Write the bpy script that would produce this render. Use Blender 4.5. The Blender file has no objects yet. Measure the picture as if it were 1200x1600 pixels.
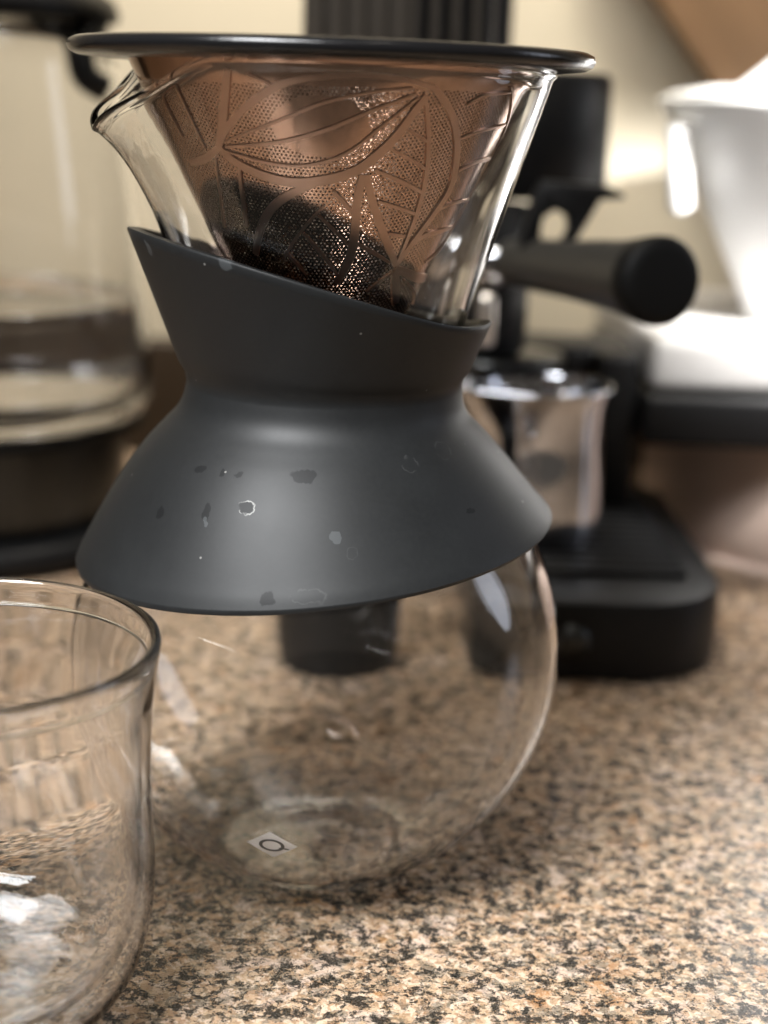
import bpy, bmesh, math, random
from mathutils import Vector, Matrix
random.seed(7)
R = math.radians
scene = bpy.context.scene
COL = scene.collection

# ------------------------------------------------------------------ camera
PITCH, ROLL = R(15.0), R(2.0)
fw = Vector((0, math.cos(PITCH), -math.sin(PITCH)))
up0 = Vector((0, math.sin(PITCH), math.cos(PITCH)))
rt0 = Vector((1, 0, 0))
up = up0*math.cos(ROLL) - rt0*math.sin(ROLL)
rt = rt0*math.cos(ROLL) + up0*math.sin(ROLL)
cam_d = bpy.data.cameras.new('camera')
cam = bpy.data.objects.new('camera', cam_d); COL.objects.link(cam)
m = Matrix((rt, up, -fw)).transposed().to_4x4()
m.translation = Vector((0.01520, -0.36359, 0.18703))
cam.matrix_world = m
cam_d.sensor_fit = 'VERTICAL'; cam_d.sensor_height = 36.0; cam_d.sensor_width = 27.0
cam_d.lens = 36.0*2403/1600
cam_d.clip_start = 0.01; cam_d.clip_end = 20
cam_d.dof.use_dof = True
cam_d.dof.focus_distance = 0.333
cam_d.dof.aperture_fstop = 54.07/7.6
scene.camera = cam

# ------------------------------------------------------------------ world and lamps
w = bpy.data.worlds.new('World'); scene.world = w; w.use_nodes = True
bg = w.node_tree.nodes['Background']
bg.inputs[0].default_value = (0.80, 0.70, 0.58, 1); bg.inputs[1].default_value = 0.13

def area(name, loc, target, sx, sy, power, color, spread=180):
    l = bpy.data.lights.new(name, 'AREA'); l.shape = 'RECTANGLE'; l.size = sx; l.size_y = sy
    l.energy = power; l.color = color; l.spread = R(spread)
    o = bpy.data.objects.new(name, l); COL.objects.link(o)
    o.location = loc
    o.rotation_euler = (Vector(target)-Vector(loc)).to_track_quat('-Z', 'Y').to_euler()
    return o
area('kitchen_lamp', (-0.34, -0.58, 0.78), (-0.02, -0.16, 0.02), 0.46, 0.40, 2.9, (0.97, 0.985, 1.0), 52)
area('recessed_light', (-0.55, -0.10, 1.45), (-0.1, 0.1, 0), 0.035, 0.035, 0.8, (1.0, 0.88, 0.72))
area('recessed_light', (0.35, -0.55, 1.45), (0.1, 0.0, 0), 0.035, 0.035, 0.6, (1.0, 0.90, 0.76))
area('recessed_light', (-0.20, -1.05, 1.45), (0.0, 0.0, 0), 0.04, 0.04, 0.8, (1.0, 0.90, 0.76))
side = area('window_reflection_light', (1.0, 0.16, 0.40), (0, 0.05, 0.14), 0.26, 0.60, 0.32, (0.80, 0.86, 1.0), 100)  # added unseen lamp in a window's place, for bluish reflections on the glass
side.data.shape = 'ELLIPSE'
area('added_fill_light', (0.27, 0.06, 0.33), (0.205, 0.28, 0.15), 0.05, 0.04, 1.0, (1.0, 0.98, 0.96), 38)  # added lamp out of view, placed to blow out the white jug
area('added_fill_light', (-0.05, 0.27, 0.72), (-0.02, 0.46, 0.14), 0.34, 0.06, 1.75, (1.0, 0.92, 0.79), 80)  # unseen lamp put in to brighten the back wall

scene.view_settings.view_transform = 'Standard'
scene.view_settings.look = 'None'
scene.view_settings.exposure = 0.0
scene.view_settings.gamma = 1.0
scene.cycles.use_denoising = True
scene.cycles.max_bounces = 20
scene.cycles.transmission_bounces = 18
scene.cycles.glossy_bounces = 10
scene.cycles.transparent_max_bounces = 16
scene.cycles.blur_glossy = 0.6
scene.cycles.sample_clamp_indirect = 15.0

# ------------------------------------------------------------------ materials
def mat(name):
    m = bpy.data.materials.new(name); m.use_nodes = True
    return m, m.node_tree, m.node_tree.nodes['Principled BSDF']
def plain(name, col, rough=0.5, metal=0.0, bump=0.0, bscale=400, spec=0.5, var=0.0):
    m, nt, b = mat(name)
    b.inputs['Base Color'].default_value = (*col, 1); b.inputs['Roughness'].default_value = rough
    b.inputs['Metallic'].default_value = metal; b.inputs['Specular IOR Level'].default_value = spec
    tc = nt.nodes.new('ShaderNodeTexCoord')
    n = nt.nodes.new('ShaderNodeTexNoise'); n.inputs['Scale'].default_value = bscale; n.inputs['Detail'].default_value = 4
    nt.links.new(tc.outputs['Object'], n.inputs['Vector'])
    if bump:
        bp = nt.nodes.new('ShaderNodeBump'); bp.inputs['Strength'].default_value = bump; bp.inputs['Distance'].default_value = 0.0004
        nt.links.new(n.outputs['Fac'], bp.inputs['Height']); nt.links.new(bp.outputs['Normal'], b.inputs['Normal'])
    if var:
        n2 = nt.nodes.new('ShaderNodeTexNoise'); n2.inputs['Scale'].default_value = bscale*0.1
        nt.links.new(tc.outputs['Object'], n2.inputs['Vector'])
        mr = nt.nodes.new('ShaderNodeMapRange'); mr.inputs['To Min'].default_value = max(0.02, rough-var); mr.inputs['To Max'].default_value = rough+var
        nt.links.new(n2.outputs['Fac'], mr.inputs['Value']); nt.links.new(mr.outputs[0], b.inputs['Roughness'])
    return m
def glass(name, col=(1, 1, 1), ior=1.46, rough=0.0, wav=0.0, wscale=60):
    m, nt, b = mat(name)
    nt.nodes.remove(b)
    g = nt.nodes.new('ShaderNodeBsdfGlass'); g.inputs['Color'].default_value = (*col, 1)
    g.inputs['IOR'].default_value = ior; g.inputs['Roughness'].default_value = rough
    nt.links.new(g.outputs[0], nt.nodes['Material Output'].inputs['Surface'])
    if wav:
        tc = nt.nodes.new('ShaderNodeTexCoord')
        mp = nt.nodes.new('ShaderNodeMapping'); mp.inputs['Scale'].default_value = (1, 1, 0.35)
        n = nt.nodes.new('ShaderNodeTexNoise'); n.inputs['Scale'].default_value = wscale; n.inputs['Detail'].default_value = 1.5
        bp = nt.nodes.new('ShaderNodeBump'); bp.inputs['Strength'].default_value = wav; bp.inputs['Distance'].default_value = 0.002
        nt.links.new(tc.outputs['Object'], mp.inputs['Vector']); nt.links.new(mp.outputs[0], n.inputs['Vector'])
        nt.links.new(n.outputs['Fac'], bp.inputs['Height']); nt.links.new(bp.outputs['Normal'], g.inputs['Normal'])
    return m
def math_(nt, op, a, b=None, c=None):
    n = nt.nodes.new('ShaderNodeMath'); n.operation = op
    for i, v in enumerate((a, b, c)):
        if v is None: continue
        if isinstance(v, (int, float)): n.inputs[i].default_value = v
        else: nt.links.new(v, n.inputs[i])
    return n.outputs[0]
def ramp(nt, fac, stops, interp='LINEAR'):
    n = nt.nodes.new('ShaderNodeValToRGB'); n.color_ramp.interpolation = interp
    e = n.color_ramp.elements
    while len(e) < len(stops): e.new(0.5)
    for el, (p, c) in zip(e, stops):
        el.position = p; el.color = (*c, 1) if len(c) == 3 else c
    nt.links.new(fac, n.inputs[0]); return n.outputs[0]
def mix(nt, fac, a, b):
    n = nt.nodes.new('ShaderNodeMix'); n.data_type = 'RGBA'
    for sock, v in ((n.inputs[0], fac), (n.inputs[6], a), (n.inputs[7], b)):
        if isinstance(v, (int, float)): sock.default_value = v
        elif isinstance(v, tuple): sock.default_value = (*v, 1)
        else: nt.links.new(v, sock)
    return n.outputs[2]

def granite():
    m, nt, b = mat('granite')
    tc = nt.nodes.new('ShaderNodeTexCoord').outputs['Object']
    def noise(scale, detail=3, rough=0.55, off=0.0, src=None):
        n = nt.nodes.new('ShaderNodeTexNoise'); n.inputs['Scale'].default_value = scale
        n.inputs['Detail'].default_value = detail; n.inputs['Roughness'].default_value = rough
        mp = nt.nodes.new('ShaderNodeMapping'); mp.inputs['Location'].default_value = (off, off*1.7, off*0.3)
        nt.links.new(src or tc, mp.inputs['Vector']); nt.links.new(mp.outputs[0], n.inputs['Vector'])
        return n
    def warp(scale, amount):
        dn = noise(scale, 4, 0.6)
        ds = nt.nodes.new('ShaderNodeVectorMath'); ds.operation = 'MULTIPLY_ADD'
        nt.links.new(dn.outputs['Color'], ds.inputs[0]); ds.inputs[1].default_value = (amount,)*3
        nt.links.new(tc, ds.inputs[2]); return ds.outputs[0]
    dv = warp(420, 0.0045)
    def cells(scale, src=dv):
        v = nt.nodes.new('ShaderNodeTexVoronoi'); v.inputs['Scale'].default_value = scale
        nt.links.new(src, v.inputs['Vector'])
        sp = nt.nodes.new('ShaderNodeSeparateColor'); nt.links.new(v.outputs['Color'], sp.inputs[0]); return sp
    a = cells(340); bcell = cells(820)
    feld = ramp(nt, a.outputs[0], [(0.0, (0.56, 0.37, 0.25)), (0.20, (0.64, 0.45, 0.31)), (0.38, (0.72, 0.55, 0.39)),
                                   (0.55, (0.52, 0.38, 0.25)), (0.70, (0.78, 0.62, 0.48)), (0.86, (0.60, 0.38, 0.25)), (0.94, (0.44, 0.35, 0.26))], 'CONSTANT')
    small = ramp(nt, bcell.outputs[1], [(0.0, (0.40, 0.27, 0.18)), (0.2, (0.68, 0.50, 0.35)), (0.50, (0.85, 0.69, 0.55)), (0.75, (0.50, 0.34, 0.22)), (0.90, (0.14, 0.115, 0.085))], 'CONSTANT')
    feld = mix(nt, 0.7, feld, small)
    fine = noise(1900, 3, 0.7, 3.1)
    feld = mix(nt, math_(nt, 'MULTIPLY', fine.outputs['Fac'], 0.12), feld, (0.42, 0.29, 0.20))
    rust = noise(80, 4, 0.6, 8.3)
    rm = ramp(nt, rust.outputs['Fac'], [(0.60, (0, 0, 0)), (0.66, (1, 1, 1))])
    feld = mix(nt, math_(nt, 'MULTIPLY', rm, 0.5), feld, (0.46, 0.22, 0.085))
    pale = noise(120, 4, 0.6, 1.9)
    pm = ramp(nt, pale.outputs['Fac'], [(0.56, (0, 0, 0)), (0.62, (1, 1, 1))])
    feld = mix(nt, math_(nt, 'MULTIPLY', pm, 0.5), feld, (0.78, 0.63, 0.54))
    q = noise(210, 6, 0.7, 5.5, dv)
    qm = ramp(nt, q.outputs['Fac'], [(0.535, (0, 0, 0)), (0.555, (1, 1, 1))])
    qc = mix(nt, bcell.outputs[0], (0.09, 0.085, 0.07), (0.26, 0.23, 0.18))
    c = mix(nt, math_(nt, 'MULTIPLY', qm, 0.7), feld, qc)
    cl = noise(190, 4, 0.6, 11.0)
    k = noise(480, 7, 0.80, 2.2, dv)
    kk = math_(nt, 'ADD', k.outputs['Fac'], math_(nt, 'MULTIPLY', math_(nt, 'SUBTRACT', cl.outputs['Fac'], 0.5), 0.60))
    km = ramp(nt, kk, [(0.515, (0, 0, 0)), (0.528, (1, 1, 1))])
    c = mix(nt, math_(nt, 'MULTIPLY', km, 0.95), c, (0.018, 0.018, 0.016))
    hs = nt.nodes.new('ShaderNodeHueSaturation'); hs.inputs['Saturation'].default_value = 1.12; hs.inputs['Value'].default_value = 0.82; nt.links.new(c, hs.inputs['Color']); c = hs.outputs[0]
    nt.links.new(c, b.inputs['Base Color'])
    b.inputs['Specular IOR Level'].default_value = 0.3
    rr = nt.nodes.new('ShaderNodeMapRange'); rr.inputs['To Min'].default_value = 0.18; rr.inputs['To Max'].default_value = 0.36
    nt.links.new(fine.outputs['Fac'], rr.inputs['Value']); nt.links.new(rr.outputs[0], b.inputs['Roughness'])
    return m

def silicone(stains):
    m, nt, b = mat('grey_silicone')
    tc = nt.nodes.new('ShaderNodeTexCoord').outputs['Object']
    n = nt.nodes.new('ShaderNodeTexNoise'); n.inputs['Scale'].default_value = 900; n.inputs['Detail'].default_value = 2
    nt.links.new(tc, n.inputs['Vector'])
    ds = nt.nodes.new('ShaderNodeVectorMath'); ds.operation = 'MULTIPLY_ADD'
    wn = nt.nodes.new('ShaderNodeTexNoise'); wn.inputs['Scale'].default_value = 420; wn.inputs['Detail'].default_value = 3; nt.links.new(tc, wn.inputs['Vector'])
    nt.links.new(wn.outputs['Color'], ds.inputs[0]); ds.inputs[1].default_value = (0.0028,)*3; nt.links.new(tc, ds.inputs[2])
    base = ramp(nt, n.outputs['Fac'], [(0.3, (0.0088, 0.0096, 0.0102)), (0.7, (0.0110, 0.0118, 0.0124))])
    # soft smears left by wiping
    sm = nt.nodes.new('ShaderNodeTexNoise'); sm.inputs['Scale'].default_value = 45; sm.inputs['Detail'].default_value = 5
    nt.links.new(tc, sm.inputs['Vector'])
    smm = ramp(nt, sm.outputs['Fac'], [(0.45, (0, 0, 0)), (0.75, (1, 1, 1))])
    base = mix(nt, math_(nt, 'MULTIPLY', smm, 0.25), base, (0.019, 0.021, 0.022))
    rough = math_(nt, 'MULTIPLY_ADD', sm.outputs['Fac'], 0.14, 0.43)
    spec = None
    for (x, y, z, rad, kind, sc) in stains:
        # elongation along z given by sc
        s = nt.nodes.new('ShaderNodeVectorMath'); s.operation = 'SUBTRACT'
        nt.links.new(ds.outputs[0], s.inputs[0]); s.inputs[1].default_value = (x+.0014, y+.0014, z+.0014)
        mu = nt.nodes.new('ShaderNodeVectorMath'); mu.operation = 'MULTIPLY'; nt.links.new(s.outputs[0], mu.inputs[0]); mu.inputs[1].default_value = (sc[0], 0.8, sc[1])
        le = nt.nodes.new('ShaderNodeVectorMath'); le.operation = 'LENGTH'; nt.links.new(mu.outputs[0], le.inputs[0])
        d = math_(nt, 'DIVIDE', le.outputs['Value'], rad)
        inside = math_(nt, 'SMOOTH_MIN', math_(nt, 'MAXIMUM', math_(nt, 'MULTIPLY', math_(nt, 'SUBTRACT', 1.0, d), 8.0), 0.0), 1.0, 0.1)
        if kind in ('dark', 'ring'):
            kf = math_(nt, 'SUBTRACT', 1.0, math_(nt, 'MULTIPLY', inside, 0.38)); spec = kf if spec is None else math_(nt, 'MULTIPLY', spec, kf)
        if kind == 'dark':
            base = mix(nt, math_(nt, 'MULTIPLY', inside, 0.45), base, (0.005, 0.005, 0.0055))
        elif kind == 'light':
            base = mix(nt, math_(nt, 'MULTIPLY', inside, 0.45), base, (0.085, 0.092, 0.096))
        if kind in ('ring', 'faint'):
            edge = math_(nt, 'MAXIMUM', math_(nt, 'SUBTRACT', 1.0, math_(nt, 'MULTIPLY', math_(nt, 'ABSOLUTE', math_(nt, 'SUBTRACT', d, 1.0)), 7.0)), 0.0)
            edge = math_(nt, 'MULTIPLY', edge, ramp(nt, wn.outputs['Fac'], [(0.42, (0, 0, 0)), (0.58, (1, 1, 1))]))
            if kind == 'ring':
                base = mix(nt, math_(nt, 'MULTIPLY', inside, 0.45), base, (0.014, 0.014, 0.015))
            base = mix(nt, math_(nt, 'MULTIPLY', edge, 0.75 if kind == 'ring' else 0.3), base, (0.40, 0.40, 0.38) if kind == 'ring' else (0.08, 0.08, 0.08))
    # dust
    dv = nt.nodes.new('ShaderNodeTexVoronoi'); dv.inputs['Scale'].default_value = 210; nt.links.new(tc, dv.inputs['Vector'])
    dd = ramp(nt, dv.outputs['Distance'], [(0.045, (1, 1, 1)), (0.07, (0, 0, 0))])
    sepd = nt.nodes.new('ShaderNodeSeparateColor'); nt.links.new(dv.outputs['Color'], sepd.inputs[0])
    dd = math_(nt, 'MULTIPLY', dd, math_(nt, 'GREATER_THAN', sepd.outputs[0], 0.80))
    base = mix(nt, math_(nt, 'MULTIPLY', dd, 0.5), base, (0.35, 0.34, 0.32))
    nt.links.new(base, b.inputs['Base Color']); nt.links.new(rough, b.inputs['Roughness'])
    nt.links.new(math_(nt, 'MULTIPLY', spec, 0.38), b.inputs['Specular IOR Level'])
    bp = nt.nodes.new('ShaderNodeBump'); bp.inputs['Strength'].default_value = 0.025; bp.inputs['Distance'].default_value = 0.0003
    nt.links.new(n.outputs['Fac'], bp.inputs['Height']); nt.links.new(bp.outputs['Normal'], b.inputs['Normal'])
    return m

def perforated():
    m, nt, b = mat('perforated_bronze_steel')
    b.inputs['Metallic'].default_value = 1.0
    tc = nt.nodes.new('ShaderNodeTexCoord')
    n = nt.nodes.new('ShaderNodeTexNoise'); n.inputs['Scale'].default_value = 1; n.inputs['Detail'].default_value = 3
    mp = nt.nodes.new('ShaderNodeMapping'); mp.inputs['Scale'].default_value = (900, 900, 40)
    nt.links.new(tc.outputs['Object'], mp.inputs['Vector']); nt.links.new(mp.outputs[0], n.inputs['Vector'])
    nt.links.new(ramp(nt, n.outputs['Fac'], [(0.2, (0.42, 0.27, 0.19)), (0.8, (0.49, 0.32, 0.235))]), b.inputs['Base Color'])
    nt.links.new(math_(nt, 'MULTIPLY_ADD', n.outputs['Fac'], 0.06, 0.11), b.inputs['Roughness'])
    uv = tc.outputs['UV']
    P = 0.00090
    def cell(off):
        q = nt.nodes.new('ShaderNodeVectorMath'); q.operation = 'MULTIPLY_ADD'
        nt.links.new(uv, q.inputs[0]); q.inputs[1].default_value = (1/P, 1/(P*math.sqrt(3)), 0); q.inputs[2].default_value = (off+50, off+50, 0)
        fr = nt.nodes.new('ShaderNodeVectorMath'); fr.operation = 'FRACTION'; nt.links.new(q.outputs[0], fr.inputs[0])
        sb = nt.nodes.new('ShaderNodeVectorMath'); sb.operation = 'SUBTRACT'; nt.links.new(fr.outputs[0], sb.inputs[0]); sb.inputs[1].default_value = (0.5, 0.5, 0)
        ml = nt.nodes.new('ShaderNodeVectorMath'); ml.operation = 'MULTIPLY'; nt.links.new(sb.outputs[0], ml.inputs[0]); ml.inputs[1].default_value = (1, math.sqrt(3), 0)
        le = nt.nodes.new('ShaderNodeVectorMath'); le.operation = 'LENGTH'; nt.links.new(ml.outputs[0], le.inputs[0])
        return le.outputs['Value']
    d = math_(nt, 'MINIMUM', cell(0.0), cell(0.5))
    hole = math_(nt, 'LESS_THAN', d, 0.265)
    lp = nt.nodes.new('ShaderNodeVectorMath'); lp.operation = 'MULTIPLY_ADD'   # the smooth heart of the large leaf
    nt.links.new(tc.outputs['Object'], lp.inputs[0]); lp.inputs[1].default_value = (1/.0100, 0, 1/.0062); lp.inputs[2].default_value = (.05, 0, -.1815/.0062)
    ll = nt.nodes.new('ShaderNodeVectorMath'); ll.operation = 'LENGTH'; nt.links.new(lp.outputs[0], ll.inputs[0])
    hole = math_(nt, 'MULTIPLY', hole, math_(nt, 'GREATER_THAN', ll.outputs['Value'], 1.0))
    sep = nt.nodes.new('ShaderNodeSeparateXYZ'); nt.links.new(tc.outputs['Object'], sep.inputs[0])
    hole = math_(nt, 'MULTIPLY', hole, math_(nt, 'LESS_THAN', sep.outputs[2], 0.1895))
    hole = math_(nt, 'MULTIPLY', hole, math_(nt, 'GREATER_THAN', sep.outputs[2], 0.118))
    tr = nt.nodes.new('ShaderNodeBsdfTransparent')
    mx = nt.nodes.new('ShaderNodeMixShader')
    nt.links.new(hole, mx.inputs[0]); nt.links.new(b.outputs[0], mx.inputs[1]); nt.links.new(tr.outputs[0], mx.inputs[2])
    nt.links.new(mx.outputs[0], nt.nodes['Material Output'].inputs['Surface'])
    return m

def wall_shade():
    m, nt, b = mat('brown_wall_shade')  # streaky brown that paints in the shade on the wall
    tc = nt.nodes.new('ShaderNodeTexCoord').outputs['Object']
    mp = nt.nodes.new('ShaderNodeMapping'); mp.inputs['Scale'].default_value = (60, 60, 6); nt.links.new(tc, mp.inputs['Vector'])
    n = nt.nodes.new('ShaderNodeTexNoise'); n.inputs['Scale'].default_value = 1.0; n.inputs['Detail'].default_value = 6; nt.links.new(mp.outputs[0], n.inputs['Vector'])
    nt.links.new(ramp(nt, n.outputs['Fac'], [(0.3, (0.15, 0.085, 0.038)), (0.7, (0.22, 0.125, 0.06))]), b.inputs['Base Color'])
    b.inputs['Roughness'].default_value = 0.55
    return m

STAINS = [(-.0379,-.0239,.1543,.0014,'light',(1.4,.7)), (-.0196,-.0399,.1533,.0017,'light',(1.0,.8)), (-.0254,-.0333,.1069,.0012,'dark',(.8,1.2)),
 (-.0205,-.0366,.1068,.0008,'dark',(1.6,.7)), (-.0232,-.0419,.0994,.0016,'dark',(1.5,.75)), (-.0232,-.0425,.0972,.0011,'light',(1.8,.6)),
 (-.0145,-.0444,.1014,.0021,'ring',(.95,1.5)), (-.0023,-.0410,.1080,.0024,'dark',(.8,1.5)), (.0052,-.0493,.0971,.0014,'light',(1.3,.85)),
 (.0205,-.0336,.1098,.0020,'faint',(1,1)), (.0281,-.0256,.1111,.0021,'faint',(1,1)), (.0343,-.0338,.0996,.0010,'dark',(.8,1.3)),
 (-.0086,-.0566,.0848,.0016,'dark',(.8,1)), (0,-.0571,.0858,.0024,'faint',(.6,1.6)), (-.0344,-.0352,.0972,.0015,'dark',(1.2,.8)),
 (-.0341,-.0182,.1390,.0012,'light',(1.5,.6)), (-.0166,-.0383,.1071,.0008,'dark',(1,1)), (.009,-.051,.094,.0012,'faint',(1,1))]
M = dict(
    granite=granite(), silicone=silicone(STAINS), perf=perforated(), wall_shade=wall_shade(),
    bronze=plain('bronze_steel', (0.50, 0.335, 0.25), 0.30, 1.0),
    carafe=glass('carafe_glass', (1, 1, 1), 1.47, 0, 0.14, 55), tumbler=glass('tumbler_glass', (1, 1, 1), 1.47, 0, 0.08, 70),
    kglass=glass('kettle_glass', (1, 1, 1), 1.46), water=glass('water', (1, 1, 1), 1.33),
    ring=plain('black_gloss_plastic', (0.008, 0.008, 0.009), 0.22, 0, 0.15, 700),
    black=plain('black_plastic', (0.006, 0.006, 0.0065), 0.45, 0, 0.1, 500, 0.25), satin=plain('dark_grey_plastic', (0.028, 0.026, 0.023), 0.42, 0, 0.05, 300, 0.3),
    tower=plain('taupe_plastic', (0.10, 0.088, 0.075), 0.45, 0, 0.05, 300, 0.3),
    rubber=plain('black_rubber', (0.004, 0.004, 0.004), 0.6, 0, 0.1, 500, 0.15),
    steel=plain('brushed_steel', (0.78, 0.73, 0.68), 0.34, 1.0, 0, 300, 0.5, 0.06), chrome=plain('polished_steel', (0.55, 0.56, 0.60), 0.08, 1.0),
    darksteel=plain('dark_brushed_steel', (0.068, 0.070, 0.070), 0.32, 1.0),
    wall=plain('cream_paint', (0.76, 0.69, 0.55), 0.85, 0, 0.2, 220), splash=plain('dark_brown_stone', (0.035, 0.022, 0.012), 0.5, 0, 0.1, 200),
    white=plain('white_plastic', (0.86, 0.86, 0.85), 0.35), grey=plain('pale_grey_plastic', (0.36, 0.35, 0.34), 0.4),
    peach=plain('peach_reflection_paint', (0.68, 0.53, 0.45), 0.28, 0, 0, 300, 0.5),  # warm reflection on the steel body painted in as even peach
    print_white=plain('white_print', (0.92, 0.91, 0.90), 0.6), print_dark=plain('dark_print', (0.10, 0.10, 0.095), 0.6),
)

pm_ = M['print_white'].node_tree; pb = pm_.nodes['Principled BSDF']
ptl = pm_.nodes.new('ShaderNodeBsdfTranslucent'); ptl.inputs[0].default_value = (0.85, 0.84, 0.82, 1)
pmx = pm_.nodes.new('ShaderNodeMixShader'); pmx.inputs[0].default_value = 0.3
pm_.links.new(pb.outputs[0], pmx.inputs[1]); pm_.links.new(ptl.outputs[0], pmx.inputs[2]); pm_.links.new(pmx.outputs[0], pm_.nodes['Material Output'].inputs['Surface'])

def fine_mesh():
    m, nt, b = mat('fine_dark_mesh')
    b.inputs['Base Color'].default_value = (0.09, 0.068, 0.054, 1); b.inputs['Metallic'].default_value = 1.0; b.inputs['Roughness'].default_value = 0.42
    tc = nt.nodes.new('ShaderNodeTexCoord').outputs['Object']
    n = nt.nodes.new('ShaderNodeTexNoise'); n.inputs['Scale'].default_value = 2600; n.inputs['Detail'].default_value = 1
    nt.links.new(tc, n.inputs['Vector'])
    tr = nt.nodes.new('ShaderNodeBsdfTransparent'); mx = nt.nodes.new('ShaderNodeMixShader')
    nt.links.new(math_(nt, 'GREATER_THAN', n.outputs['Fac'], 0.54), mx.inputs[0]); nt.links.new(b.outputs[0], mx.inputs[1]); nt.links.new(tr.outputs[0], mx.inputs[2])
    nt.links.new(mx.outputs[0], nt.nodes['Material Output'].inputs['Surface'])
    return m
M['mesh'] = fine_mesh()

# ------------------------------------------------------------------ mesh helpers
def link(name, me, material, parent=None, smooth=True):
    o = bpy.data.objects.new(name, me); COL.objects.link(o)
    if material: me.materials.append(M[material])
    if smooth:
        for p in me.polygons: p.use_smooth = True
    if parent: o.parent = parent
    return o
def from_bm(name, bm, material, parent=None, smooth=True, recalc=True):
    if recalc: bmesh.ops.recalc_face_normals(bm, faces=bm.faces)
    me = bpy.data.meshes.new(name); bm.to_mesh(me); bm.free()
    return link(name, me, material, parent, smooth)
def sharp(o, deg=35):
    o.data.set_sharp_from_angle(angle=R(deg)); return o
def empty(name, loc, label, cat):
    o = bpy.data.objects.new(name, None); COL.objects.link(o); o.location = loc
    o.empty_display_size = 0.02
    o['label'] = label; o['category'] = cat
    return o
def grid_lathe(bm, prof, n=96, fn=None, cx=0, cy=0, closed=False, flip=False):
    """revolve a profile [(r,z)]; fn(theta,i,r,z)->(x,y,z) may deform it"""
    rings = []
    for i, (r, z) in enumerate(prof):
        if r < 1e-6:
            rings.append([bm.verts.new((cx, cy, z))]); continue
        rg = []
        for k in range(n):
            t = 2*math.pi*k/n
            p = fn(t, i, r, z) if fn else (cx+r*math.cos(t), cy+r*math.sin(t), z)
            rg.append(bm.verts.new(p))
        rings.append(rg)
    pairs = list(zip(rings[:-1], rings[1:]))
    if closed: pairs.append((rings[-1], rings[0]))
    for a, b in pairs:
        for k in range(n):
            j = (k+1) % n
            if len(a) == 1 and len(b) == 1: continue
            if len(a) == 1: f = [a[0], b[k], b[j]]
            elif len(b) == 1: f = [a[k], b[0], a[j]]
            else: f = [a[k], b[k], b[j], a[j]]
            if flip: f.reverse()
            bm.faces.new(f)
    return rings
def lathe(name, prof, material, parent=None, n=96, cx=0, cy=0, closed=False, smooth=True):
    bm = bmesh.new(); grid_lathe(bm, prof, n, None, cx, cy, closed)
    return from_bm(name, bm, material, parent, smooth)
def spline(pts, n=8):
    """Catmull-Rom through a list of tuples"""
    out = []
    for i in range(len(pts)-1):
        p0 = pts[max(i-1, 0)]; p1 = pts[i]; p2 = pts[i+1]; p3 = pts[min(i+2, len(pts)-1)]
        for k in range(n):
            t = k/n
            out.append(tuple(0.5*((2*b)+(c-a)*t+(2*a-5*b+4*c-d)*t*t+(3*b-a-3*c+d)*t**3) for a, b, c, d in zip(p0, p1, p2, p3)))
    out.append(tuple(pts[-1])); return out
def box(name, x0, x1, y0, y1, z0, z1, material, parent=None, bev=0.002, seg=3):
    bm = bmesh.new(); bmesh.ops.create_cube(bm, size=1)
    for v in bm.verts:
        v.co = ((x0+x1)/2+v.co.x*(x1-x0), (y0+y1)/2+v.co.y*(y1-y0), (z0+z1)/2+v.co.z*(z1-z0))
    if bev: bmesh.ops.bevel(bm, geom=bm.edges[:], offset=bev, segments=seg, profile=0.5, affect='EDGES')
    return sharp(from_bm(name, bm, material, parent), 40)
def tube(name, pts, radii, material, parent=None, n=24, flat=(1, 1), cap=True):
    """sweep an ellipse along points"""
    bm = bmesh.new(); pts = [Vector(p) for p in pts]; rings = []
    if not isinstance(radii, (list, tuple)): radii = [radii]*len(pts)
    prev = None
    for i, p in enumerate(pts):
        t = (pts[min(i+1, len(pts)-1)]-pts[max(i-1, 0)]).normalized()
        ref = Vector((0, 0, 1)) if abs(t.z) < 0.9 else Vector((0, 1, 0))
        s = t.cross(ref).normalized() if prev is None else (prev - t*prev.dot(t)).normalized()
        prev = s; u = s.cross(t).normalized()
        rings.append([bm.verts.new(p+s*math.cos(2*math.pi*k/n)*radii[i]*flat[0]+u*math.sin(2*math.pi*k/n)*radii[i]*flat[1]) for k in range(n)])
    for a, b in zip(rings[:-1], rings[1:]):
        for k in range(n):
            bm.faces.new([a[k], b[k], b[(k+1) % n], a[(k+1) % n]])
    if cap:
        bm.faces.new(rings[0]); bm.faces.new(rings[-1])
    return sharp(from_bm(name, bm, material, parent), 50)
def prism(name, outline, y0, y1, material, parent=None, bev=0.001, axis='y'):
    """extrude an outline of (a,z) between y0 and y1"""
    bm = bmesh.new()
    vs = [bm.verts.new((a, y0, z)) for a, z in outline]
    f = bm.faces.new(vs)
    r = bmesh.ops.extrude_face_region(bm, geom=[f])
    for v in [g for g in r['geom'] if isinstance(g, bmesh.types.BMVert)]: v.co.y = y1
    if bev: bmesh.ops.bevel(bm, geom=bm.edges[:], offset=bev, segments=2, profile=0.5, affect='EDGES')
    return sharp(from_bm(name, bm, material, parent), 40)

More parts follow.
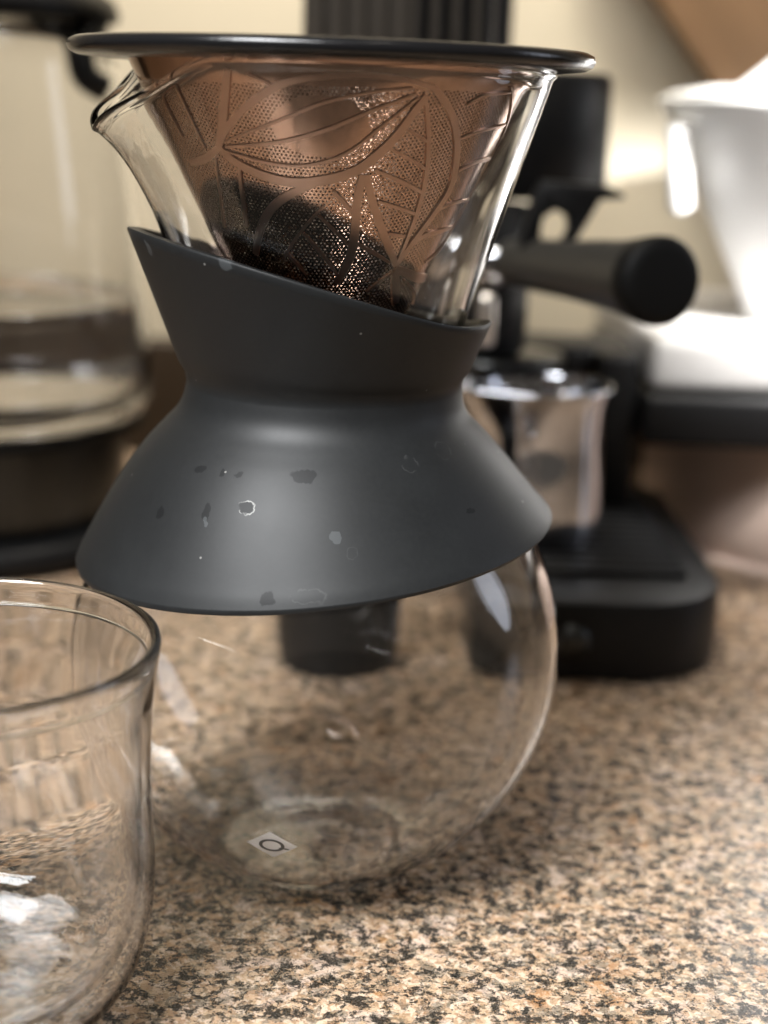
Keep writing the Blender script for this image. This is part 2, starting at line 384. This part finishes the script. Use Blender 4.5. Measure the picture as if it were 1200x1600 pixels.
# ================================================================== SETTING
def structure(o): o['kind'] = 'structure'; return o
bm = bmesh.new(); bmesh.ops.create_grid(bm, x_segments=1, y_segments=1, size=1)
for v in bm.verts: v.co = (v.co.x*1.3, -0.05+v.co.y*0.51 if False else (0.46 if v.co.y > 0 else -0.165), 0)
r = bmesh.ops.extrude_face_region(bm, geom=bm.faces[:])
for v in [g for g in r['geom'] if isinstance(g, bmesh.types.BMVert)]: v.co.z = -0.03
structure(from_bm('countertop', bm, 'granite', None, False))
structure(box('wall', -1.4, 1.4, 0.462, 0.50, -0.03, 1.3, 'wall', None, 0))
structure(box('backsplash', -1.3, 1.3, 0.442, 0.4615, 0.0, 0.060, 'splash', None, 0.002))

# ================================================================== POUR-OVER CARAFE
carafe = empty('pour_over_carafe', (0, 0, 0), 'round glass pour-over carafe with charcoal silicone waist sleeve, in the middle', 'carafe')
SP = math.pi + R(19)                       # azimuth of the pouring lip
RIMZ = 0.1935
outer = [(0, .0012), (.012, .0008), (.019, .0002), (.0235, .0), (.0262, .0006), (.0295, .0024)]
for a in range(-58, 57, 4):
    if a < -50: continue
    outer.append((.060*math.cos(R(a)), .055+.060*math.sin(R(a))))
outer += [(.0305, .1085), (.0288, .1135), (.0282, .119), (.0288, .124), (.0305, .1295)]
for z in (.136, .142, .149, .156, .163, .169, .174, .179, .183, .187, .190, .1922): outer.append((.0305+(z-.1295)*.313, z))
top_o = len(outer)
T = .0018
inner = [(.0305+(z-.1295)*.313-T, z) for z in (.1922, .190, .187, .183, .179, .174, .169, .163, .156, .149, .142, .136)]
inner += [(.0284, .1295), (.0267, .124), (.0261, .119), (.0267, .1135), (.0285, .108)]
for a in range(54, -63, -4): inner.append((.0582*math.cos(R(a)), .055+.0582*math.sin(R(a))))
inner += [(.0245, .0026), (.0222, .0021), (.010, .0022), (0, .0025)]
rc = .0305+(RIMZ-.1295)*.313-T*.5
rim = [(rc+.0013*math.cos(R(a)), RIMZ-.0002+.0012*math.sin(R(a))) for a in range(-20, 201, 22)]
prof = outer + rim + inner
def lip(t, i, r, z):
    d = (t-SP+math.pi) % (2*math.pi)-math.pi
    d = math.degrees(d)
    if z > .158:
        h = (z-.158)/(RIMZ-.158)
        w1 = max(0.0, 1-abs(d)/46)**1.3
        w2 = math.exp(-(abs(d)/15.0)**3)
        w3 = math.exp(-((abs(d)-27)/11.0)**2)
        z = .158+(z-.158)*(1-w1*.0150/(RIMZ-.158))
        r = r+(.0036*w2-.0010*w3)*h**5.0
    return (r*math.cos(t), r*math.sin(t), z)
bm = bmesh.new(); grid_lathe(bm, prof, 192, lip)
body = from_bm('glass_body', bm, 'carafe', carafe)
# printed lozenge mark low on the bulb
def on_bulb(u, v, lift):
    """u,v tangent offsets (m) about the mark's centre on the bulb"""
    c = Vector((-.0072, -.0520, .0259)) - Vector((0, 0, .055)); c.normalize()
    e1 = Vector((0, 0, 1)).cross(c); e1.normalize(); e1 = -e1 if e1.x < 0 else e1
    e2 = c.cross(e1); e2 = -e2 if e2.z < 0 else e2
    p = (c*.060+e1*u+e2*v).normalized()*(.060+lift)
    return p+Vector((0, 0, .055))
def decal(name, poly_fn, material, parent):
    bm = bmesh.new(); poly_fn(bm); return from_bm(name, bm, material, parent)
def loz(bm):
    n = 8; s = .0056; g = {}
    for i in range(n+1):
        for j in range(n+1):
            a = (i/n-.5)*2*s; b = (j/n-.5)*2*s
            g[i, j] = bm.verts.new(on_bulb((a-b)*.52, (a+b)*.44, .00012))
    for i in range(n):
        for j in range(n): bm.faces.new([g[i, j], g[i+1, j], g[i+1, j+1], g[i, j+1]])
mark = decal('printed_mark', loz, 'print_white', carafe)
def loz_ring(bm):
    pr = None; first = None
    N = 40
    for k in range(N+1):
        t = 2*math.pi*(k % N)/N
        a = bm.verts.new(on_bulb(.0029*math.cos(t), .0023*math.sin(t), .0002)); b = bm.verts.new(on_bulb(.0021*math.cos(t), .00165*math.sin(t), .0002))
        if pr: bm.faces.new([pr[0], a, b, pr[1]])
        pr = (a, b)
    q = [bm.verts.new(on_bulb(x, y, .0002)) for x, y in ((.0014, -.0009), (.0020, -.0005), (.0040, -.0010), (.0036, -.0014))]
    bm.faces.new(q)
decal('printed_ring', loz_ring, 'print_dark', mark)

# silicone sleeve
SPROF = [(.0577, .0848), (.0566, .0868), (.0550, .0892), (.0510, .0952), (.0464, .1018), (.0415, .1078), (.0380, .1115), (.0352, .1145), (.0336, .1175), (.0328, .1215)]
def r_up(z): return .0328 + .0009*min(1, max(0, (z-.1215)/.004))**2 + (max(0.0, z-.1235))*.385
def z_top(t):
    z = .15
    for _ in range(12):
        r = r_up(z); x = r*math.cos(t); y = r*math.sin(t)
        dd = (t+math.pi) % (2*math.pi)-math.pi
        z = .1442-.263*x-.10*y + .0036*math.exp(-((dd)/.50)**2)
    return z
def sleeve_point(t, r, z, off):
    u = min(1.1, max(0, (.122-z)/.0372))
    x = (r-off)*math.cos(t); y = (r-off)*math.sin(t)
    return (x-.0017*u, y, z+(.114*x+.027*y)*u*u)
bm = bmesh.new(); n = 160; cols = []
low = spline(SPROF, 5)
TH = .0026
for k in range(n):
    t = 2*math.pi*k/n; c = []
    c.append(sleeve_point(t, .0577, .0836, TH*.5)); c.append(sleeve_point(t, .0577, .0839, .0003))
    for (r, z) in low: c.append(sleeve_point(t, r, z, 0))
    zt = z_top(t); m_ = 14
    for i in range(1, m_+1):
        z = .1215+(zt-.0005-.1215)*i/m_; c.append((r_up(z)*math.cos(t), r_up(z)*math.sin(t), z))
    rr_ = r_up(zt)
    c.append(((rr_-.0004)*math.cos(t), (rr_-.0004)*math.sin(t), zt)); c.append(((rr_-TH+.0004)*math.cos(t), (rr_-TH+.0004)*math.sin(t), zt))
    for i in range(m_, 0, -1):
        z = .1215+(zt-.0006-.1215)*i/m_; r = r_up(z)-TH; c.append((r*math.cos(t), r*math.sin(t), z))
    for (r, z) in reversed(low): c.append(sleeve_point(t, r, z, TH))
    c.append(sleeve_point(t, .0577, .0839, TH-.0003))
    cols.append([bm.verts.new(p) for p in c])
for k in range(n):
    a, b = cols[k], cols[(k+1) % n]
    for i in range(len(a)):
        j = (i+1) % len(a); bm.faces.new([a[i], b[i], b[j], a[j]])
sleeve = sharp(from_bm('silicone_sleeve', bm, 'silicone', carafe), 50)
sleeve['label'] = 'charcoal silicone sleeve with slanted top edge and dried water spots'

# ================================================================== PERMANENT FILTER
filt = empty('coffee_filter', (0, 0, 0.0), 'bronze perforated cone filter with black rim, sitting in the carafe', 'coffee filter')
FK, FZ, FR = .49, .14, .0195
def fr(z): return FR+FK*(z-FZ)
alpha = math.atan(FK); apex = FZ-FR/FK
bm = bmesh.new(); uvl = bm.loops.layers.uv.new('UVMap')
zs = [.116, .122, .128, .135, .142, .149, .156, .163, .170, .177, .184, .190, .1945]
n = 192; rings = [[bm.verts.new((fr(z)*math.sin(2*math.pi*k/n), -fr(z)*math.cos(2*math.pi*k/n), z)) for k in range(n)] for z in zs]
def fuv(z, k):
    s = (z-apex)/math.cos(alpha); ph = (2*math.pi*(k/n)-math.pi)*math.sin(alpha)
    ph = ((2*math.pi*k/n+math.pi) % (2*math.pi)-math.pi)*math.sin(alpha) if k != n//2 else -math.pi*math.sin(alpha)
    return (s*math.sin(ph), -s*math.cos(ph))
for i in range(len(zs)-1):
    for k in range(n):
        j = (k+1) % n
        f = bm.faces.new([rings[i][k], rings[i][j], rings[i+1][j], rings[i+1][k]])
        k2 = k+1
        def U(z, kk, left):
            a = 2*math.pi*kk/n
            if a > math.pi+1e-9 or (abs(a-math.pi) < 1e-9 and left): a -= 2*math.pi
            s = (z-apex)/math.cos(alpha); ph = a*math.sin(alpha)
            return (s*math.sin(ph), -s*math.cos(ph))
        lft = (k+.5) > n/2
        for l, q in zip(f.loops, (U(zs[i], k, lft), U(zs[i], k2, lft), U(zs[i+1], k2, lft), U(zs[i+1], k, lft))): l[uvl].uv = q
cone = from_bm('filter_cone', bm, 'perf', filt)
lathe('inner_mesh', [(fr(z)-.0007, z) for z in (.1170, .128, .142, .156, .170, .184, .1935)], 'mesh', filt, 128)
lathe('filter_base', [(0, .1145), (.0070, .1145), (.0080, .1150), (.0080, .1165), (0, .1165)], 'ring', filt, 64)
ring = lathe('filter_rim', [(.0462, .1940), (.0520, .19415), (.0572, .1946), (.0587, .1953), (.0593, .1965), (.0589, .1977), (.0575, .1984), (.0520, .1986), (.0450, .1982), (.0438, .1974), (.0440, .1945)], 'ring', filt, 160, 0, 0, True)
VEINS=[(1.37,[(-36.2,176.5),(-28.1,181.8),(-18.8,186.4),(-9.7,190.0),(0.3,191.8),(10.7,192.4),(21.0,191.7),(30.2,189.9)]),(1.74,[(-36.2,176.5),(-30.0,173.4),(-21.7,171.2),(-11.1,169.9),(0.4,170.6),(10.3,172.6),(16.6,175.7),(22.1,180.0),(25.9,184.8),(28.6,188.4)]),(0.49,[(-33.1,177.5),(-13.6,182.2),(0.3,186.3),(12.9,188.6),(24.1,189.7)]),(0.62,[(-33.0,176.6),(-14.4,178.0),(0.4,180.8),(12.0,184.5),(25.4,188.6)]),(0.5,[(-33.0,175.7),(-15.5,173.5),(-3.5,173.8),(7.8,176.5),(17.7,182.3),(26.5,188.1)]),(1.61,[(-36.0,176.2),(-30.8,182.3),(-24.8,192.8)]),(1.46,[(-36.4,176.2),(-44.8,173.8),(-55.7,172.6)]),(0.51,[(-42.7,176.0),(-44.2,182.6),(-45.7,190.2)]),(0.39,[(-45.7,190.2),(-54.1,186.6),(-52.9,178.2)]),(0.46,[(-39.1,174.3),(-43.5,166.7),(-50.0,158.8)]),(0.78,[(-29.7,172.8),(-32.7,164.6),(-34.9,159.4)]),(0.49,[(-19.8,191.7),(-13.1,189.1)]),(1.58,[(-2.7,169.8),(-12.7,167.1),(-21.0,163.7),(-28.1,159.0),(-34.5,153.5)]),(1.57,[(13.5,172.0),(12.7,165.7),(13.4,158.0),(12.1,152.7),(7.0,147.9)]),(1.45,[(14.5,172.0),(20.1,164.5),(28.9,157.3),(38.2,151.9)]),(0.52,[(0.5,165.2),(-14.3,156.2),(-20.3,152.1)]),(0.52,[(-1.8,163.0),(11.1,156.7)]),(0.65,[(-8.3,159.0),(8.4,149.3)]),(0.65,[(-17.6,154.8),(-8.5,149.7)]),(0.76,[(3.6,168.4),(11.4,163.8)]),(1.45,[(30.2,189.9),(39.3,184.5),(47.1,177.2),(52.3,169.5),(49.4,163.7),(42.7,156.5),(38.2,151.9)]),(0.92,[(28.4,187.8),(33.8,179.0),(38.2,169.6),(39.3,161.9),(38.7,153.2)]),(0.64,[(20.9,177.6),(36.1,173.4)]),(0.77,[(17.3,173.0),(38.4,168.3)]),(0.65,[(20.6,166.4),(39.5,163.5)]),(0.65,[(28.5,159.3),(37.3,158.6)]),(0.51,[(24.3,181.8),(33.8,179.0)]),(1.81,[(38.9,151.2),(59.5,148.6),(85.6,147.3)]),(0.95,[(39.9,153.9),(48.2,158.4),(74.2,159.7)]),(0.53,[(37.6,150.5),(24.7,145.9)]),(0.66,[(13.6,157.3),(33.9,152.6)]),(1.89,[(38.6,150.5),(50.2,142.6)]),(0.56,[(49.0,148.2),(85.7,141.3)]),(0.54,[(45.5,179.7),(55.6,181.6),(72.3,182.8)]),(0.69,[(52.4,173.0),(64.2,174.9),(85.5,175.2)]),(0.55,[(50.5,164.3),(61.4,165.8),(85.6,165.8)]),(0.52,[(43.3,186.9),(49.2,188.9),(61.6,189.7)]),(0.67,[(59.0,191.5),(74.2,183.5),(85.5,175.5),(85.5,166.2),(80.1,156.1),(61.5,152.0)])]
def vein(wmm, pts, rot, lift=.00030):
    P = spline(pts, 7) if len(pts) > 2 else [tuple(a+(b-a)*k/6 for a, b in zip(*pts)) for k in range(7)]
    bm = bmesh.new(); q = []
    def pt(az, z, h):
        r = fr(z)+h*math.cos(alpha); a = R(az)+rot
        return Vector((r*math.sin(a), -r*math.cos(a), z-h*math.sin(alpha)))
    C3 = [pt(a, z/1000, lift) for a, z in P]
    N = len(P)
    for i, (a, z) in enumerate(P):
        tg = (C3[min(i+1, N-1)]-C3[max(i-1, 0)]).normalized()
        aa = R(a)+rot; nm = Vector((math.sin(aa)*math.cos(alpha), -math.cos(aa)*math.cos(alpha), -math.sin(alpha)))
        sd = tg.cross(nm).normalized()
        hw = wmm*.00062*(0.55+.45*math.sin(math.pi*min(1, max(0, .12+.76*i/(N-1)))))
        q.append([bm.verts.new(C3[i]+sd*hw+nm*lift*.2), bm.verts.new(C3[i]-sd*hw+nm*lift*.2), bm.verts.new(C3[i]-sd*hw-nm*lift*1.5), bm.verts.new(C3[i]+sd*hw-nm*lift*1.5)])
    for a, b in zip(q[:-1], q[1:]):
        for e in range(4): bm.faces.new([a[e], a[(e+1) % 4], b[(e+1) % 4], b[e]])
    bm.faces.new(q[0]); bm.faces.new(q[-1])
    return bm
for wmm, pts in VEINS:
    me = None
    o = from_bm('leaf_vein', vein(wmm, pts, 0), 'bronze', cone, False)
    o2 = o.copy(); COL.objects.link(o2); o2.parent = cone; o2.rotation_euler = (0, 0, math.pi)

# ================================================================== DRINKING GLASS
tx, ty = -.0677, -.0800
tum = empty('drinking_glass', (tx, ty, 0), 'clear double-walled drinking glass cut off by the left edge in front', 'glass')
po = spline([(.0, .0012), (.012, .0008), (.0200, .0), (.0262, .0016), (.0318, .0068), (.0354, .0135), (.0378, .0235), (.0384, .0330), (.0380, .0440), (.0377, .0560), (.0380, .0660), (.0388, .0760), (.0396, .0815)], 5)
rimg = [(.03985, .0832), (.0396, .0842), (.0388, .0846), (.0381, .0841), (.0378, .0830)]
pi_ = spline([(.0374, .0800), (.0361, .0740), (.0351, .0640), (.0350, .0540), (.0352, .0430), (.0351, .0320), (.0330, .0210), (.0275, .0125), (.0150, .0090), (0, .0080)], 5)
cav_o = spline([(.0, .0024), (.0200, .0013), (.0257, .0029), (.0310, .0078), (.0345, .0142), (.0368, .0238), (.0374, .0330), (.0370, .0440), (.0367, .0560), (.0368, .0640), (.0371, .0700), (.0376, .0745), (.0382, .0790)], 4)
cav_i = spline([(.0380, .0790), (.0371, .0745), (.0364, .0700), (.0359, .0630), (.0355, .0540), (.0359, .0430), (.0360, .0318), (.0338, .0202), (.0280, .0115), (.0150, .0080), (0, .0070)], 4)
bm = bmesh.new(); grid_lathe(bm, po+rimg+pi_, 128); bmesh.ops.recalc_face_normals(bm, faces=bm.faces)
bm2 = bmesh.new(); grid_lathe(bm2, cav_o+cav_i, 128); bmesh.ops.recalc_face_normals(bm2, faces=bm2.faces); bmesh.ops.reverse_faces(bm2, faces=bm2.faces)
me2 = bpy.data.meshes.new('tmp'); bm2.to_mesh(me2); bm2.free(); bm.from_mesh(me2)
for v in bm.verts: v.co.z *= .978
from_bm('glass_wall', bm, 'tumbler', tum, True, False)

# ================================================================== GLASS KETTLE (left, behind)
kx, ky = -.158, .275
kt = empty('glass_kettle', (kx, ky, 0), 'blurred glass kettle with water and black lid behind at left', 'kettle')
lathe('power_base', [(0, 0), (.070, 0), (.074, .003), (.074, .010), (.068, .013), (0, .013)], 'black', kt, 64)
lathe('heater_housing', spline([(.0600, .013), (.0612, .022), (.0618, .045), (.0618, .049)], 4)+[(.060, .0505), (0, .0505)], 'darksteel', kt, 64)
lathe('seal_ring', [(.058, .0505), (.069, .0505), (.0700, .0520), (.0700, .0540), (.058, .0545)], 'rubber', kt, 64, closed=True)
lathe('glass_body', [(0, .0548), (.060, .0548), (.0690, .0560), (.0722, .0600), (.0730, .0680), (.0722, .085), (.0705, .100), (.0680, .130), (.0640, .165), (.0590, .195), (.0560, .212), (.0540, .212), (.0568, .195), (.0618, .165), (.0658, .130), (.0683, .100), (.0698, .085), (.0702, .0700), (.0680, .0640), (.060, .0620), (0, .0620)], 'kglass', kt, 96)
lathe('water', [(0, .0622), (.060, .0622), (.0678, .0642), (.0699, .0702), (.0695, .085), (.0681, .0995), (.0678, .1040), (.0660, .1036), (0, .1036)], 'water', kt, 96)
lid = lathe('lid', [(0, .232), (.030, .231), (.050, .227), (.0590, .221), (.0610, .216), (.0600, .2125), (.050, .2125), (0, .2125)], 'black', kt, 64)
tube('handle', spline([(.055, -.012, .214), (.050, -.022, .205), (.052, -.024, .192), (.060, -.020, .187)], 6), [.006]*18+[.004], 'black', kt, 16, (1, .8))
for ch in kt.children:
    pass

# ================================================================== ESPRESSO MACHINE (behind)
em = empty('espresso_machine', (.055, .27, 0), 'black espresso machine with drip tray, behind the carafe', 'espresso machine')
def at_em(o):
    o.matrix_parent_inverse = Matrix.Translation((-.055, -.27, 0)); return o
def rbox_outline(x0, x1, y0, y1, rad, n=10):
    pts = []
    for cx, cy, a0 in ((x1-rad, y1-rad, 0), (x0+rad, y1-rad, 90), (x0+.012, y0+.012, 180), (x1-rad*1.3, y0+rad*1.3, 270)):
        rr = rad if a0 < 180 else (.012 if a0 == 180 else rad*1.3)
        for k in range(n+1):
            a = R(a0+90*k/n); pts.append((cx+rr*math.cos(a), cy+rr*math.sin(a)))
    return pts
def slab(name, outline, z0, z1, material, parent, bev=.002):
    bm = bmesh.new(); f = bm.faces.new([bm.verts.new((x, y, z0)) for x, y in outline])
    r = bmesh.ops.extrude_face_region(bm, geom=[f])
    for v in [g for g in r['geom'] if isinstance(g, bmesh.types.BMVert)]: v.co.z = z1
    ed = [e for e in bm.edges if abs(e.verts[0].co.z-e.verts[1].co.z) < 1e-6]
    bmesh.ops.bevel(bm, geom=ed, offset=bev, segments=2, profile=.5, affect='EDGES')
    return sharp(from_bm(name, bm, material, parent), 40)
tray = at_em(slab('drip_tray', rbox_outline(.049, .1345, .122, .30, .028), .0, .0285, 'black', em, .003))
for k in range(14):
    y = .150+k*.0085
    s = at_em(box('slat', .058, .122, y, y+.0045, .0285, .0312, 'black', em, .0008, 1)); s.parent = tray; s.matrix_parent_inverse = Matrix.Identity(4)
at_em(lathe('tray_badge', [(0, 0), (.0055, 0), (.0060, .0006), (.0060, .0014), (0, .0016)], 'darksteel', em, 32))
bd = em.children[-1]
bd.rotation_euler = (R(90), 0, 0); bd.location = (.0795, .1217, .0145)
body_ = at_em(box('rear_housing', -.010, .062, .305, .415, .0, .245, 'black', em, .008, 4))
twr = at_em(box('tower', -.0215, .0505, .235, .330, .175, .262, 'tower', em, .004, 3))
for k in range(9):
    x = -.0175+k*.0078
    rb = box('rib', x, x+.0040, .2325, .2345, .180, .258, 'black' if k > 4 else 'tower', em, .0008, 1); rb.parent = twr; at_em(rb)
    rb.matrix_parent_inverse = twr.matrix_parent_inverse.copy() if False else Matrix.Identity(4)
at_em(lathe('boiler_cover', [(0, .152), (.030, .152), (.032, .154), (.032, .1975), (.030, .1995), (0, .1995)], 'black', em, 64, .0665, .262))
at_em(lathe('group_head', [(0, .092), (.020, .092), (.0225, .095), (.0225, .118), (.0225, .121), (.0225, .150), (0, .152)], 'black', em, 64, .046, .240))
at_em(lathe('spout_collar', [(.0, .0885), (.024, .0885), (.0255, .090), (.0255, .0925), (.0, .0925)], 'darksteel', em, 64, .058, .236))
at_em(box('side_post', .0985, .1155, .243, .262, .0285, .0925, 'black', em, .003))
at_em(box('side_arm', .052, .1155, .262, .300, .080, .0925, 'black', em, .003))
at_em(box('steam_pipe', .0470, .0535, .196, .202, .1005, .1200, 'steel', em, .002))

# portafilter
pf = empty('portafilter', (.058, .24, .12), 'black portafilter with thick handle pointing right, in the espresso machine', 'portafilter')
def at_pf(o): o.matrix_parent_inverse = Matrix.Translation((-.058, -.24, -.12)); return o
hd = Vector((.0985, .120, .1352)); hs = Vector((.060, .212, .1305))
ax = (hd-hs)
at_pf(tube('handle', [hs+ax*t for t in (0, .12, .45, .8, .93, .985, 1.0)], [.0085, .0092, .0100, .0118, .0134, .0136, .0122], 'satin', pf, 40))
at_pf(tube('end_cap', [hd+ax*t for t in (-.06, -.02, .012, .03, .036)], [.0136, .0141, .0141, .0128, .0095], 'rubber', pf, 40))
at_pf(lathe('basket_holder', [(.0, .121), (.0270, .121), (.0285, .1225), (.0285, .134), (.027, .1355), (0, .1355)], 'chrome', pf, 48, .058, .236))
gd = prism('thumb_guard', [(.0600, .1370), (.0650, .1570), (.0680, .1612), (.0900, .1600), (.0965, .1575), (.0960, .1560), (.0880, .1555), (.0835, .1470), (.0790, .1385), (.0745, .1372), (.0780, .1440), (.0770, .1490), (.0720, .1515), (.0680, .1485), (.0672, .1430), (.0690, .1372)], .190, .206, 'black', pf, .0006); at_pf(gd)

# black cup on the counter, seen through the bulb
bc = empty('black_cup', (.001, .137, 0), 'small black cup on the counter, seen dark through the glass bulb', 'cup')
lathe('cup_body', spline([(0, 0), (.0185, 0), (.0205, .0012), (.0216, .008), (.0222, .030), (.0226, .052)], 4)+[(.0224, .0545), (.0215, .0548), (.0210, .052), (.0206, .030), (.0200, .008), (0, .004)], 'black', bc, 64)
tube('handle', spline([(-.021, .004, .044), (-.030, .006, .042), (-.032, .006, .028), (-.021, .004, .016)], 6), .0026, 'black', bc, 12)

# milk pitcher on the tray
mp_ = empty('milk_pitcher', (.0715, .195, .0313), 'polished steel milk pitcher standing on the drip tray', 'pitcher')
bm = bmesh.new()
ppf = spline([(0, .0), (.0215, .0), (.0240, .0018), (.0248, .008), (.0243, .024), (.0236, .038), (.0245, .050), (.0262, .0565)], 5)
ppf = ppf + [(.0262, .0572), (.0256, .0572)] + [(max(0, r-.0009), z+.0009 if r < .022 else z) for r, z in reversed(ppf[:-1])]
def spout(t, i, r, z):
    d = (t-R(200)+math.pi) % (2*math.pi)-math.pi
    if z > .034: r += .010*math.exp(-(d/.42)**2)*((z-.034)/.023)**1.6
    return (r*math.cos(t), r*math.sin(t), z)
grid_lathe(bm, ppf, 80, spout); from_bm('body', bm, 'chrome', mp_)
tube('handle', spline([(.004, .022, .050), (.007, .032, .047), (.008, .033, .030), (.006, .023, .014)], 6), .0022, 'chrome', mp_, 12, (1.6, .7))

# ================================================================== STEEL APPLIANCE (right)
sx_, sy_ = .242, .335
sc_ = empty('coffee_warmer', (sx_, sy_, 0), 'rounded steel appliance, warm reflection painted peach, with black band under the white jug, right edge', 'appliance')
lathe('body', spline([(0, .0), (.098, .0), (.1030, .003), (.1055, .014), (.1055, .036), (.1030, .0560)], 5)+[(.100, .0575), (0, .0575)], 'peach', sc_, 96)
def at_sc(o): o.matrix_parent_inverse = Matrix.Translation((-sx_, -sy_, 0)); return o
at_sc(box('band', .1165, .350, .233, .420, .0578, .0785, 'black', sc_, .003))
at_sc(box('top_housing', .1190, .350, .240, .420, .0787, .1005, 'grey', sc_, .005, 4))

# white jug on top of it
wj = empty('white_jug', (.208, .305, .1010), 'overexposed white funnel-shaped jug with raised lever, right edge', 'jug')
bm = bmesh.new()
wp = spline([(0, .0), (.038, .0), (.0395, .002), (.0415, .008), (.0490, .024), (.0570, .040), (.0655, .057), (.0740, .073), (.0830, .0890)], 5)
wp = wp+[(.0832, .0905), (.0820, .0910)]+[(max(0, r-.002), z+(.002 if r < .02 else 0)) for r, z in reversed(wp[:-1])]
grid_lathe(bm, wp, 80); from_bm('body', bm, 'white', wj)
lathe('lid', [(0, .0975), (.060, .0965), (.0795, .0930), (.0815, .0914), (.0, .0914)], 'white', wj, 64)
tube('lever', spline([(-.058, -.040, .088), (-.044, -.042, .1000), (-.030, -.044, .1130), (-.014, -.046, .1230), (.010, -.048, .1290)], 6), [.0095]*25, 'white', wj, 20, (1.3, .8))
tube('drip_tube', [(-.0790, -.025, .080), (-.0770, -.025, .060), (-.0755, -.025, .0475), (-.0750, -.025, .0455)], [.0052, .0052, .0050, .0034], 'white', wj, 20)

# ================================================================== BROWN BOARD added in place of soft shade on the wall, right
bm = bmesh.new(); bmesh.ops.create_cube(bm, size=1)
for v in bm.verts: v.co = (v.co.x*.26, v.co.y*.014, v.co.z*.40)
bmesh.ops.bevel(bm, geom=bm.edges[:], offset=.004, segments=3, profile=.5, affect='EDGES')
wb = sharp(from_bm('shade_board', bm, 'wall_shade'), 40)
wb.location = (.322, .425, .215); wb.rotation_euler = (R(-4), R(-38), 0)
wb['label'] = 'brown board standing in for soft shade on the wall in the upper right corner'; wb['category'] = 'board'
